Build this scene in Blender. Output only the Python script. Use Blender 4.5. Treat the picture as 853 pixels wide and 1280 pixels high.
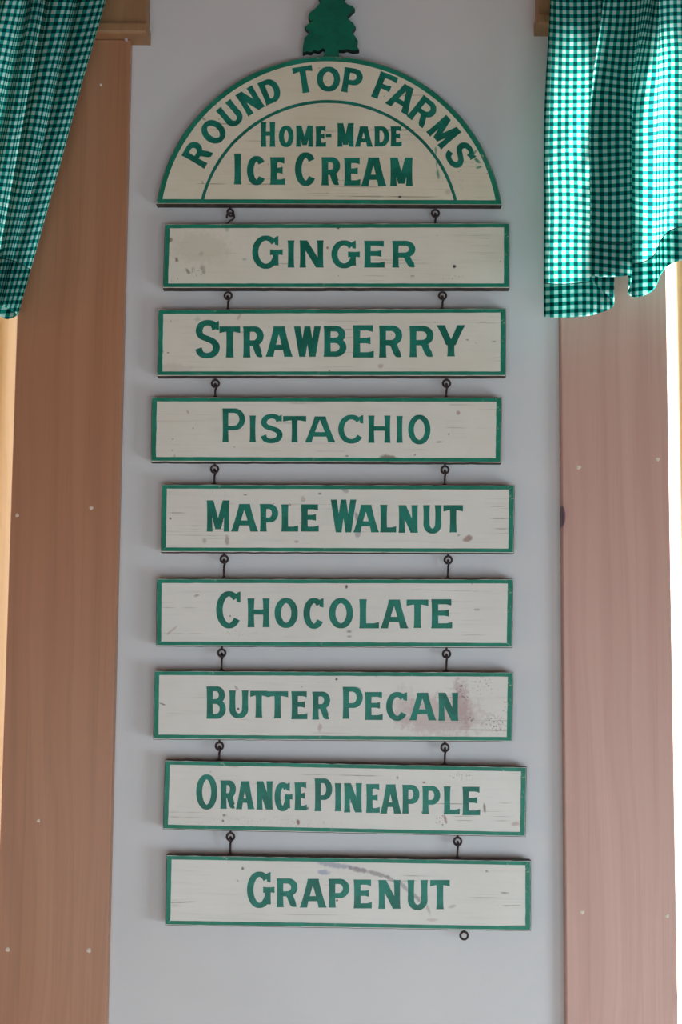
import bpy, bmesh, math, random
from mathutils import Vector, Matrix, noise
random.seed(7)
S = bpy.context.scene
for o in list(bpy.data.objects): bpy.data.objects.remove(o)
COL = S.collection

# ------------------------------------------------------------------ camera
F = 1778.0                     # focal length in pixels of the 853x1280 frame
PITCH, ROLL = math.radians(6.0), math.radians(0.47)
EYE = Vector((0.0, -2.05, 1.55))
_f = Vector((0, math.cos(PITCH), math.sin(PITCH)))
_r0 = Vector((1, 0, 0)); _u0 = Vector((0, -math.sin(PITCH), math.cos(PITCH)))
_r = _r0*math.cos(ROLL) + _u0*math.sin(ROLL)
_u = _u0*math.cos(ROLL) - _r0*math.sin(ROLL)
cam = bpy.data.cameras.new('camera'); cob = bpy.data.objects.new('camera', cam); COL.objects.link(cob)
cam.sensor_fit = 'VERTICAL'; cam.sensor_height = 36.0; cam.lens = 36.0*F/1280
cam.clip_start = 0.05
cob.matrix_world = Matrix(((_r.x, _u.x, -_f.x, EYE.x), (_r.y, _u.y, -_f.y, EYE.y), (_r.z, _u.z, -_f.z, EYE.z), (0, 0, 0, 1)))
S.camera = cob

def at(x, y, d=0.0):
    """photo measurement -> point on the vertical plane d metres in front of the sign wall (y = 0)"""
    v = _f*F + _r*(x-426.5) - _u*(y-640.0)
    return EYE + v*((-d-EYE.y)/v.y)

# ------------------------------------------------------------------ world, lights, exposure
W = bpy.data.worlds.new('world'); S.world = W; W.use_nodes = True
bg = W.node_tree.nodes['Background']
bg.inputs[0].default_value = (0.92, 0.97, 1.0, 1); bg.inputs[1].default_value = 5.0

def area(name, loc, direction, sx, sy, power, col):
    l = bpy.data.lights.new(name, 'AREA'); l.shape = 'RECTANGLE'; l.size = sx; l.size_y = sy
    l.energy = power; l.color = col
    o = bpy.data.objects.new(name, l); COL.objects.link(o); o.location = loc
    o.rotation_euler = Vector(direction).to_track_quat('-Z', 'Y').to_euler()
    return o
sun = bpy.data.lights.new('sun', 'SUN'); sun.energy = 36.0; sun.angle = math.radians(14); sun.color = (1.0, 0.95, 0.86)
so = bpy.data.objects.new('sun', sun); COL.objects.link(so)
so.rotation_euler = Vector((-0.85, -0.42, -0.05)).to_track_quat('-Z', 'Y').to_euler()
area('daylight_from_room_windows', (0.3, -3.1, 0.75), (-0.06, 1, -0.22), 2.6, 1.3, 45, (0.74, 0.91, 1.0))
area('daylight_from_side_window', (1.70, -1.05, 0.72), (-1, 0.62, -0.40), 1.2, 0.8, 31, (0.72, 0.91, 1.0))

S.view_settings.view_transform = 'Standard'; S.view_settings.look = 'None'
S.view_settings.gamma = 1.0; S.view_settings.use_curve_mapping = False
S.view_settings.exposure = -0.08

# ------------------------------------------------------------------ helpers
def link(o, parent=None):
    COL.objects.link(o)
    if parent is not None: o.parent = parent
    return o
def meshobj(name, verts, faces, mats, parent=None, idx=None, loc=None, smooth=False):
    me = bpy.data.meshes.new(name); me.from_pydata([tuple(v) for v in verts], [], faces)
    for m in (mats if isinstance(mats, (list, tuple)) else [mats]): me.materials.append(m)
    if idx: me.polygons.foreach_set('material_index', idx)
    if smooth: me.polygons.foreach_set('use_smooth', [True]*len(me.polygons))
    bm = bmesh.new(); bm.from_mesh(me); bmesh.ops.recalc_face_normals(bm, faces=bm.faces); bm.to_mesh(me); bm.free()
    o = bpy.data.objects.new(name, me); link(o, parent)
    if loc is not None: o.location = loc
    return o
def thing(name, label, cat, loc, group=None):
    o = bpy.data.objects.new(name, None); link(o); o.location = loc; o.empty_display_size = 0.02
    o['label'] = label; o['category'] = cat
    if group: o['group'] = group
    return o
def structure(o): o['kind'] = 'structure'; return o

class MB:
    def __init__(s): s.v = []; s.f = []; s.i = []
    def add(s, vs, fs, mi=0):
        b = len(s.v); s.v += [Vector(v) for v in vs]; s.f += [tuple(b+k for k in f) for f in fs]; s.i += [mi]*len(fs)
    def box(s, a, b, mi=0, ch=0.0):
        x0, y0, z0 = a; x1, y1, z1 = b
        if ch <= 0:
            s.add([(x0,y0,z0),(x1,y0,z0),(x1,y1,z0),(x0,y1,z0),(x0,y0,z1),(x1,y0,z1),(x1,y1,z1),(x0,y1,z1)],
                  [(0,3,2,1),(4,5,6,7),(0,1,5,4),(1,2,6,5),(2,3,7,6),(3,0,4,7)], mi)
        else:                                   # front (-y) edges rounded
            pro = [(0, y1), (0, y0+ch), (ch*0.3, y0+ch*0.3), (ch, y0)]
            rings = []
            for ins, y in pro: rings.append([(x0+ins,y,z0+ins),(x1-ins,y,z0+ins),(x1-ins,y,z1-ins),(x0+ins,y,z1-ins)])
            vs = sum(rings, []); fs = [(0,1,2,3)]
            for k in range(len(rings)-1):
                for j in range(4): fs.append((4*k+j, 4*k+(j+1)%4, 4*k+4+(j+1)%4, 4*k+4+j))
            n = 4*(len(rings)-1); fs.append((n, n+1, n+2, n+3)); s.add(vs, fs, mi)
    def tube(s, pts, r, seg=10, closed=False, mi=0):
        pts = [Vector(p) for p in pts]; n = len(pts); vs = []; fs = []
        rr = r if isinstance(r, (list, tuple)) else [r]*n
        ref = None
        for k in range(n):
            t = (pts[(k+1) % n]-pts[k-1]) if closed else (pts[min(k+1, n-1)]-pts[max(k-1, 0)])
            t.normalize()
            if ref is None: ref = t.orthogonal().normalized()
            ref = (ref - t*ref.dot(t)).normalized(); b = t.cross(ref)
            for j in range(seg):
                a = 2*math.pi*j/seg; vs.append(pts[k]+(ref*math.cos(a)+b*math.sin(a))*rr[k])
        m = n if closed else n-1
        for k in range(m):
            for j in range(seg):
                a0 = k*seg+j; a1 = k*seg+(j+1) % seg; c = ((k+1) % n)*seg
                fs.append((a0, a1, c+(j+1) % seg, c+j))
        if not closed:
            fs.append(tuple(range(seg))); fs.append(tuple((n-1)*seg+j for j in range(seg)))
        s.add(vs, fs, mi)
    def slab(s, poly, back, h, mi=0):
        """flat polygon given as points on a front plane, raised by h towards -y (list of Vector)"""
        n = len(poly); up = Vector((0, -h, 0))
        vs = [p + Vector((0, back, 0)) for p in poly] + [p+up for p in poly]
        fs = [tuple(range(n, 2*n))] + [(k, (k+1) % n, n+(k+1) % n, n+k) for k in range(n)]
        s.add(vs, fs, mi)
    def build(s, name, mats, parent=None, loc=None, smooth=False):
        return meshobj(name, s.v, s.f, mats, parent, s.i, loc, smooth)

# ------------------------------------------------------------------ materials
class NT:
    def __init__(s, name):
        s.m = bpy.data.materials.new(name); s.m.use_nodes = True; s.t = s.m.node_tree; s.t.nodes.clear()
        s.out = s.n('ShaderNodeOutputMaterial')
    def n(s, typ, **kw):
        x = s.t.nodes.new(typ)
        for k, v in kw.items(): setattr(x, k, v)
        return x
    def set(s, sock, v):
        if hasattr(v, 'is_output') or isinstance(v, bpy.types.NodeSocket): s.t.links.new(v, sock)
        elif isinstance(v, (tuple, list)) and len(v) == 3 and sock.type == 'RGBA': sock.default_value = (*v, 1)
        else: sock.default_value = v
    def math(s, op, a, b=0.0, c=None, clamp=False):
        x = s.n('ShaderNodeMath', operation=op, use_clamp=clamp); s.set(x.inputs[0], a); s.set(x.inputs[1], b)
        if c is not None: s.set(x.inputs[2], c)
        return x.outputs[0]
    def vec(s, op, a, b):
        x = s.n('ShaderNodeVectorMath', operation=op); s.set(x.inputs[0], a); s.set(x.inputs[1], b)
        return x.outputs['Value'] if op in ('LENGTH', 'DOT_PRODUCT') else x.outputs[0]
    def mix(s, f, a, b):
        x = s.n('ShaderNodeMix', data_type='RGBA'); s.set(x.inputs[0], f); s.set(x.inputs[6], a); s.set(x.inputs[7], b)
        return x.outputs[2]
    def mapr(s, v, a, b, c=0.0, d=1.0, smooth=True):
        x = s.n('ShaderNodeMapRange', interpolation_type='SMOOTHSTEP' if smooth else 'LINEAR')
        for k, q in enumerate((v, a, b, c, d)): s.set(x.inputs[k], q)
        return x.outputs[0]
    def obj(s, scale=(1, 1, 1), loc=(0, 0, 0), rot=(0, 0, 0)):
        tc = s.n('ShaderNodeTexCoord'); mp = s.n('ShaderNodeMapping')
        s.t.links.new(tc.outputs['Object'], mp.inputs[0])
        mp.inputs['Scale'].default_value = scale; mp.inputs['Location'].default_value = loc; mp.inputs['Rotation'].default_value = rot
        return mp.outputs[0]
    def noise(s, v, scale, detail=4, rough=0.55):
        x = s.n('ShaderNodeTexNoise'); s.set(x.inputs['Vector'], v)
        x.inputs['Scale'].default_value = scale; x.inputs['Detail'].default_value = detail; x.inputs['Roughness'].default_value = rough
        return x.outputs[0]
    def principled(s, col, rough=0.6, bump=None, bstr=0.2, bdist=0.001, spec=0.3, metal=0.0):
        p = s.n('ShaderNodeBsdfPrincipled'); s.set(p.inputs['Base Color'], col); s.set(p.inputs['Roughness'], rough)
        p.inputs['Specular IOR Level'].default_value = spec; p.inputs['Metallic'].default_value = metal
        if bump is not None:
            b = s.n('ShaderNodeBump'); b.inputs['Strength'].default_value = bstr; b.inputs['Distance'].default_value = bdist
            s.set(b.inputs['Height'], bump); s.t.links.new(b.outputs[0], p.inputs['Normal'])
        s.t.links.new(p.outputs[0], s.out.inputs[0]); return p

def mat_plaster(name, a, b, sc=9.0):
    k = NT(name); n1 = k.noise(k.obj(), sc*0.35, 3); n2 = k.noise(k.obj(), 160, 3)
    k.principled(k.mix(k.mapr(n1, 0.3, 0.7), a, b), 0.75, n2, 0.12, 0.0008, 0.2); return k.m
def mat_wood(name, a, b, dark, knots=(), grain=1.0, rough=0.5, spec=0.35):
    """vertical grain boards: long streaks along z, a few growth-ring arches and knots (x, z, rx, rz)"""
    k = NT(name)
    warp = k.noise(k.obj((3, 3, 0.8)), 1.5, 2)
    v = k.obj((1, 1, 0.035)); off = k.n('ShaderNodeCombineXYZ'); k.set(off.inputs[0], k.math('MULTIPLY', warp, 0.12))
    vv = k.vec('ADD', v, off.outputs[0])
    broad = k.noise(vv, 22, 3, 0.5); fine = k.noise(k.obj((1, 1, 0.012)), 260, 3, 0.6)
    wv = k.n('ShaderNodeTexWave', wave_type='BANDS', bands_direction='X'); k.set(wv.inputs['Vector'], vv)
    wv.inputs['Scale'].default_value = 11; wv.inputs['Distortion'].default_value = 7; wv.inputs['Detail'].default_value = 3; wv.inputs['Detail Scale'].default_value = 2.0
    col = k.mix(k.mapr(broad, 0.32, 0.68), a, b)
    col = k.mix(k.math('MULTIPLY', k.mapr(wv.outputs[0], 0.55, 1.0), 0.13*grain), col, dark)
    col = k.mix(k.math('MULTIPLY', k.mapr(fine, 0.52, 0.72), 0.22*grain), col, dark)
    for (kx, kz, rx, rz, kc) in knots:
        q = k.vec('MULTIPLY', k.vec('SUBTRACT', k.obj(), (kx, 0, kz)), (1/rx, 0, 1/rz))
        ln = k.math('ADD', k.vec('LENGTH', q, (0, 0, 0)), k.math('MULTIPLY', k.math('SUBTRACT', broad, 0.5), 0.5))
        col = k.mix(k.mapr(ln, 2.2, 0.9, 0, 0.35), col, dark); col = k.mix(k.mapr(ln, 1.05, 0.75, 0, 0.9), col, kc)
    k.principled(col, rough, fine, 0.08, 0.0006, spec); return k.m
def mat_plain(name, col, rough=0.6, var=0.15, scale=40, spec=0.3, metal=0.0):
    k = NT(name); n = k.noise(k.obj(), scale, 3)
    dk = tuple(c*(1-var) for c in col); lt = tuple(min(1, c*(1+var)) for c in col)
    k.principled(k.mix(k.mapr(n, 0.3, 0.7), dk, lt), rough, n, 0.08, 0.0005, spec, metal); return k.m
def mat_green(name, a, b, wear=0.0):
    """brushed green sign paint, optionally chipped through to the cream below"""
    k = NT(name); n1 = k.noise(k.obj(), 28, 3); n2 = k.noise(k.obj((1, 1, 3)), 120, 3)
    col = k.mix(k.mapr(n1, 0.38, 0.64), a, b)
    col = k.mix(k.math('MULTIPLY', k.mapr(n2, 0.45, 0.7), 0.25), col, tuple(c*0.55 for c in a))
    if wear > 0:
        w1 = k.noise(k.obj((1, 1, 1)), 75, 4, 0.7); w2 = k.noise(k.obj(), 14, 2)
        chip = k.math('MULTIPLY', k.mapr(w1, 0.60, 0.68), k.mapr(w2, 0.50, 0.66))
        col = k.mix(k.math('MULTIPLY', chip, wear), col, (0.55, 0.50, 0.38))
    k.principled(col, 0.45, n2, 0.12, 0.0004, 0.35); return k.m
BROWN = (0.16, 0.10, 0.075); DARK = (0.035, 0.025, 0.03); PINK = (0.46, 0.32, 0.31); MAUVE = (0.22, 0.17, 0.22); GREY = (0.30, 0.28, 0.25)
SMEAR = (0.03, 0.26, 0.17); RUST = (0.22, 0.07, 0.05); BLUE = (0.28, 0.32, 0.48)
def mat_cream(name, org, base, alt, stains, streak=0.35, seed=0.0):
    """old cream board paint with horizontal grain cracks and its own stains: (x, y, rx, ry, angle, colour, amount, speckle)"""
    k = NT(name); o = k.obj(loc=(seed, 0, seed*0.7)); po = k.obj()
    blotch = k.noise(o, 9, 4); fine = k.noise(k.obj((0.06, 1, 1), (seed, 0, seed)), 170, 3, 0.6)
    crack = k.noise(k.obj((0.012, 1, 1), (seed*2, 0, seed*3)), 400, 2, 0.5); patch = k.noise(o, 16, 2)
    col = k.mix(k.mapr(blotch, 0.3, 0.7), base, alt)
    col = k.mix(k.math('MULTIPLY', k.mapr(fine, 0.5, 0.75), 0.14), col, tuple(c*0.6 for c in base))
    cr = k.math('MULTIPLY', k.mapr(crack, 0.635, 0.70), k.mapr(patch, 0.46, 0.62))
    col = k.mix(k.math('MULTIPLY', cr, streak), col, (0.20, 0.15, 0.11))
    wob = k.noise(po, 130, 3, 0.65); spk = k.noise(po, 320, 2, 0.6)
    dots = k.noise(o, 95, 1); col = k.mix(k.mapr(dots, 0.785, 0.80, 0, 0.5), col, BROWN)
    for (x, y, rx, ry, ang, c, amt, sp) in stains:
        p = at(x, y, FRONT) - org; s = 0.00115
        r = k.n('ShaderNodeVectorRotate', rotation_type='Y_AXIS')
        k.set(r.inputs['Vector'], k.vec('SUBTRACT', po, (p.x, 0, p.z))); r.inputs['Angle'].default_value = math.radians(ang)
        q = k.vec('MULTIPLY', r.outputs[0], (1/(rx*s), 0, 1/(ry*s)))
        ln = k.math('ADD', k.vec('LENGTH', q, (0, 0, 0)), k.math('MULTIPLY', k.math('SUBTRACT', wob, 0.5), 1.6))
        mk = k.mapr(ln, 1.25, 0.5, 0, amt)
        if sp: mk = k.math('MULTIPLY', mk, k.mapr(spk, 0.56, 0.66))
        col = k.mix(mk, col, c)
    k.principled(col, 0.6, fine, 0.15, 0.0006, 0.25); return k.m
def mat_gingham(name, period):
    k = NT(name); uv = k.n('ShaderNodeUVMap'); sp = k.n('ShaderNodeSeparateXYZ'); k.set(sp.inputs[0], uv.outputs[0])
    st = []
    for ax in (0, 1):
        fr = k.math('FRACT', k.math('DIVIDE', sp.outputs[ax], period))
        t = k.math('ABSOLUTE', k.math('SUBTRACT', fr, 0.5)); st.append(k.mapr(t, 0.225, 0.275))
    both = k.math('MULTIPLY', st[0], st[1]); anyv = k.math('MAXIMUM', st[0], st[1])
    col = k.mix(anyv, (0.56, 0.80, 0.78), (0.014, 0.34, 0.30)); col = k.mix(both, col, (0.003, 0.048, 0.058))
    th = k.noise(uv.outputs[0], 900, 2); col = k.mix(k.math('MULTIPLY', th, 0.2), col, (0.02, 0.08, 0.08))
    d = k.n('ShaderNodeBsdfDiffuse'); t = k.n('ShaderNodeBsdfTranslucent'); k.set(d.inputs[0], col); k.set(t.inputs[0], col)
    ms = k.n('ShaderNodeMixShader'); ms.inputs[0].default_value = 0.58
    k.t.links.new(d.outputs[0], ms.inputs[1]); k.t.links.new(t.outputs[0], ms.inputs[2]); k.t.links.new(ms.outputs[0], k.out.inputs[0])
    return k.m
def mat_glass():
    k = NT('window_glass'); g = k.n('ShaderNodeBsdfGlossy'); g.inputs['Roughness'].default_value = 0.02
    t = k.n('ShaderNodeBsdfTransparent'); fr = k.n('ShaderNodeLayerWeight'); fr.inputs[0].default_value = 0.3
    ms = k.n('ShaderNodeMixShader'); k.set(ms.inputs[0], k.math('MULTIPLY', k.math('POWER', fr.outputs['Facing'], 3.0), 0.35)); k.t.links.new(t.outputs[0], ms.inputs[1])
    k.t.links.new(g.outputs[0], ms.inputs[2]); k.t.links.new(ms.outputs[0], k.out.inputs[0]); return k.m

M_WALL = mat_plaster('lilac_white_plaster', (0.655, 0.638, 0.655), (0.695, 0.678, 0.695))
M_CEIL = mat_plaster('ceiling_paint', (0.16, 0.09, 0.055), (0.19, 0.11, 0.07))
M_PANEL = mat_wood('room_wood_panelling', (0.30, 0.19, 0.13), (0.35, 0.22, 0.15), (0.16, 0.09, 0.06))
M_FLOOR = mat_wood('floor_boards', (0.42, 0.28, 0.17), (0.48, 0.33, 0.20), (0.2, 0.12, 0.07))
M_EDGE = mat_plain('board_edge', (0.055, 0.040, 0.034), 0.7, 0.4, 60)
M_GREEN = mat_green('lettering_green', (0.003, 0.135, 0.095), (0.010, 0.21, 0.155))
M_BORDER = mat_green('border_green', (0.006, 0.185, 0.115), (0.012, 0.235, 0.155), 0.85)
M_TREE = mat_green('tree_green', (0.003, 0.115, 0.075), (0.003, 0.15, 0.09))
M_TREE_EDGE = mat_plain('tree_edge', (0.012, 0.03, 0.025), 0.7)
M_IRON = mat_plain('dark_rusty_iron', (0.045, 0.028, 0.032), 0.55, 0.4, 300, 0.4, 0.3)
M_FILL = mat_plain('pale_wood_filler', (0.74, 0.62, 0.52), 0.8, 0.08, 200)
M_PUTTY = mat_plain('grey_putty', (0.60, 0.48, 0.52), 0.85, 0.12, 150)
M_GLASS = mat_glass()
M_JAMB = mat_wood('golden_pine_jamb', (0.66, 0.42, 0.18), (0.72, 0.47, 0.22), (0.48, 0.26, 0.10))
M_BEAD = mat_wood('honey_pine_bead', (0.80, 0.62, 0.42), (0.85, 0.68, 0.5), (0.6, 0.38, 0.2))

# ------------------------------------------------------------------ the wall and the room
TH = 0.020                                             # casing thickness
LW_OUT = 0.5*(at(163, 120, 0).x + at(138.5, 1200, 0).x)     # wall edge of the left casing
LW_IN = 0.5*(at(20, 400, TH).x + at(7.5, 830, TH).x)        # window edge of the left casing
RW_OUT = 0.5*(at(699, 420, 0).x + at(705, 1200, 0).x)
RW_IN = 0.5*(at(833, 420, TH).x + at(843, 830, TH).x)
HEADZ = at(150, 41, 0.042).z                                # underside of the left head trim
HEADZ_R = at(690, 30, 0.042).z
print('edges', LW_OUT, LW_IN, RW_OUT, RW_IN, HEADZ, HEADZ_R)
OPW, SILL = 0.80, 0.78
CEIL = 2.85; XL, XR, YB = -2.3, 1.75, -3.3
L0, L1 = LW_IN+0.004-OPW, LW_IN+0.004                       # left opening
R0, R1 = RW_IN-0.004, RW_IN-0.004+OPW
wb = MB(); WT = 0.13
for a, b in (((XL, 0, 0), (L0, WT, CEIL)), ((L1+0.07, 0, 0), (R0-0.07, WT, CEIL)), ((R1, 0, 0), (XR, WT, CEIL)),
             ((L0, 0, 0), (L1+0.07, WT, SILL-0.02)), ((L0, 0, HEADZ+0.02), (L1+0.07, WT, CEIL)),
             ((R0-0.07, 0, 0), (R1, WT, SILL-0.02)), ((R0-0.07, 0, HEADZ_R+0.02), (R1, WT, CEIL))):
    wb.box(a, b)
wb = MB()
# continuous sheet with two openings (front), plus returns
def wall_sheet(mb, y):
    xs = [XL, L0, L1, R0, R1, XR]; zs = [0, SILL, HEADZ, CEIL]
    for i in range(5):
        for j in range(3):
            if i in (1, 3) and j == 1: continue
            mb.add([(xs[i], y, zs[j]), (xs[i+1], y, zs[j]), (xs[i+1], y, zs[j+1]), (xs[i], y, zs[j+1])], [(0, 1, 2, 3)])
wall_sheet(wb, 0.0)
structure(wb.build('wall_back', M_WALL))
def slabobj(name, a, b, m): mb = MB(); mb.box(a, b); return structure(mb.build(name, m))
slabobj('floor', (XL, YB, -0.05), (XR, 0.0, 0), M_FLOOR)
slabobj('ceiling', (XL, YB, CEIL), (XR, 0.0, CEIL+0.05), M_CEIL)
slabobj('wall_left', (XL-0.05, YB, 0), (XL, 0.0, CEIL), M_PANEL)
slabobj('wall_right', (XR, YB, 0), (XR+0.05, 0.0, CEIL), M_PANEL)
slabobj('wall_front', (XL, YB-0.05, 0), (XR, YB, CEIL), M_PANEL)

# casings
def casing(name, x0, x1, z1, mat, fillers):
    mb = MB(); cx = 0.5*(x0+x1)
    mb.box((x0-cx, -TH, SILL), (x1-cx, 0, z1), 0, 0.0022)
    o = structure(mb.build(name, mat, None, (cx, 0, 0)))
    for (px, py, r) in fillers:
        p = at(px, py, TH); ring = []; rr = r*0.00115
        n = 14; vs = []; fs = []
        for (f_, h) in ((1.0, -0.0001), (0.85, 0.0005), (0.45, 0.0009)):
            for j in range(n):
                a = 2*math.pi*j/n; w = 1+0.12*math.sin(3*a+px)
                vs.append((p.x-cx+rr*f_*w*math.cos(a), -TH-h, p.z+rr*f_*w*math.sin(a)))
        for q in range(2):
            for j in range(n): fs.append((q*n+j, q*n+(j+1) % n, q*n+n+(j+1) % n, q*n+n+j))
        fs.append(tuple(2*n+j for j in range(n)))
        meshobj('nail_hole_filler', vs, fs, M_FILL, o)
    return o
cxl = 0.5*(LW_IN+LW_OUT); cxr = 0.5*(RW_IN+RW_OUT)
kn = at(702, 645, TH); kn2 = at(852, 1246, TH)
M_CASL = mat_wood('brown_pine_left', (0.42, 0.187, 0.098), (0.48, 0.228, 0.128), (0.23, 0.10, 0.05), (), 1.0, 0.42, 0.6)
M_CASR = mat_wood('flare_tinted_pine_right', (0.57, 0.34, 0.285), (0.64, 0.395, 0.335), (0.42, 0.20, 0.175),
                  [(kn.x-cxr, kn.z, 0.006, 0.016, (0.10, 0.05, 0.09)), (kn2.x-cxr, kn2.z, 0.007, 0.016, (0.14, 0.06, 0.08))], 1.0, 0.45, 0.4)  # same pine as the left; flare put into its paler, pinker colour
M_HEADL = mat_wood('head_pine', (0.32, 0.17, 0.085), (0.40, 0.22, 0.11), (0.2, 0.09, 0.045))
trimL = casing('trim_1', LW_IN, LW_OUT, HEADZ, M_CASL, [(21.5, 644, 2.4), (114, 635, 2.6), (48, 1026, 2.2), (9.5, 1187, 2.8), (111, 1188, 3.0), (126, 106, 1.8)])
trimR = casing('trim_2', RW_OUT, RW_IN, HEADZ_R, M_CASR, [(724, 584, 3.0), (822.5, 574, 2.8), (728.5, 1140, 2.8), (834.5, 1145, 2.6)])
# grey putty smear at the top of the left casing
pp = [(152, 36), (157, 34.5), (161.5, 37), (162, 42), (160, 47), (159.3, 53), (157, 51.5), (154.5, 47), (152, 42)]
mb = MB(); mb.slab([at(x, y, TH)-Vector((cxl, 0, 0)) for x, y in pp], 0.0002, 0.0025)
mb.build('putty_patch', M_PUTTY, trimL)
# head trims: deep boards above the casings
def head(name, x0, x1, z, m, prot=0.042, sgn=1):
    mb = MB(); cx = 0.5*(x0+x1)
    mb.box((x0-cx, -prot, z), (x1-cx, 0, z+0.018), 0, 0.004)
    mb.box((x0-cx+0.002, -prot+0.008, z+0.018), (x1-cx-0.002, 0, z+0.15), 0, 0.002)
    return structure(mb.build(name, m, None, (cx, 0, 0)))
HL1 = at(184, 30, 0.042).x; HR0 = at(672.5, 20, 0.042).x
head('trim_3', L0-0.17, HL1, HEADZ, M_HEADL)
head('trim_4', HR0, R1+0.17, HEADZ_R, M_HEADL)
casing('trim_5', L0-0.14, L0+0.004, HEADZ, M_CASL, [])
casing('trim_6', R1-0.004, R1+0.14, HEADZ_R, M_CASR, [])

# windows: splayed jambs, bead, sash, pane
def window(name, x0, x1, z1, inner):
    """inner = side of the opening next to the signs (+1: right side, -1: left side)"""
    DP, SP = 0.075, 0.052; mb = MB()
    a0, a1, zz = x0, x1, z1; b0, b1 = x0+SP, x1-SP
    t = 0.02
    F_ = [(a0, 0, SILL), (a1, 0, SILL), (a1, 0, zz), (a0, 0, zz)]; B_ = [(b0, DP, SILL), (b1, DP, SILL), (b1, DP, zz-0.01), (b0, DP, zz-0.01)]
    O_ = [(a0-t, 0, SILL-t), (a1+t, 0, SILL-t), (a1+t, 0, zz+t), (a0-t, 0, zz+t)]; P_ = [(b0-t, DP, SILL-t), (b1+t, DP, SILL-t), (b1+t, DP, zz+t), (b0-t, DP, zz+t)]
    vs = F_+B_+O_+P_; fs = []
    for j in range(4):
        k = (j+1) % 4; fs += [(j, k, 4+k, 4+j), (8+j, 8+k, 12+k, 12+j), (j, k, 8+k, 8+j), (4+j, 4+k, 12+k, 12+j)]
    mb.add(vs, fs); w = structure(mb.build(name, M_JAMB))
    s = MB(); y0, y1 = DP-0.035, DP-0.002; e = 0.045; c0, c1 = b0-0.02, b1+0.02
    c0, c1 = b0+0.0, b1-0.0; zt = zz-0.012
    s = MB()
    for A, B in (((c0, DP, SILL), (c0+e, DP+0.035, zt)), ((c1-e, DP, SILL), (c1, DP+0.035, zt)), ((c0+e, DP, SILL), (c1-e, DP+0.035, SILL+0.06)),
                 ((c0+e, DP, zt-e), (c1-e, DP+0.035, zt))): s.box(A, B, 0, 0.004)
    s.build('sash', M_BEAD, w)
    g = MB(); g.box((c0+e-0.004, DP+0.016, SILL+0.05), (c1-e+0.004, DP+0.020, zt-e+0.004)); g.build('pane', M_GLASS, w)
    bx = x1 if inner > 0 else x0
    b = MB(); b.tube([(bx-inner*0.0055, 0.006, SILL+0.002), (bx-inner*0.0055, 0.006, zz-0.002)], 0.0035, 12)
    b.build('bead', M_BEAD, w, None, True)
    return w
window('window_1', L0, L1, HEADZ, +1)
window('window_2', R0, R1, HEADZ_R, -1)

# ------------------------------------------------------------------ hand-painted letters
def smoothpts(pts, sub=6, closed=False):
    n = len(pts); out = []
    rng = range(n) if closed else range(n-1)
    for i in rng:
        p1, p2 = pts[i], pts[(i+1) % n]
        p0 = pts[i-1] if (closed or i > 0) else p1; p3 = pts[(i+2) % n] if (closed or i+2 < n) else p2
        for k in range(sub):
            t = k/sub
            out.append(tuple(0.5*((2*p1[c]) + (p2[c]-p0[c])*t + (2*p0[c]-5*p1[c]+4*p2[c]-p3[c])*t*t + (3*p1[c]-p0[c]-3*p2[c]+p3[c])*t**3) for c in range(len(p1))))
    if not closed: out.append(pts[-1])
    return out
def arc(cx, cy, rx, ry, a0, a1, n=22):
    return [(cx+rx*math.cos(math.radians(a0+(a1-a0)*k/n)), cy+ry*math.sin(math.radians(a0+(a1-a0)*k/n))) for k in range(n+1)]
def bowl(y0, y1, xs=0.5, x1=1.0):
    m = 0.5*(y0+y1); h = 0.5*(y1-y0)
    return [(-0.02, y1), (xs*0.6, y1)] + arc(xs, m, x1-xs, h, 90, -90, 16) + [(xs*0.6, y0), (-0.02, y0)]
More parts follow.
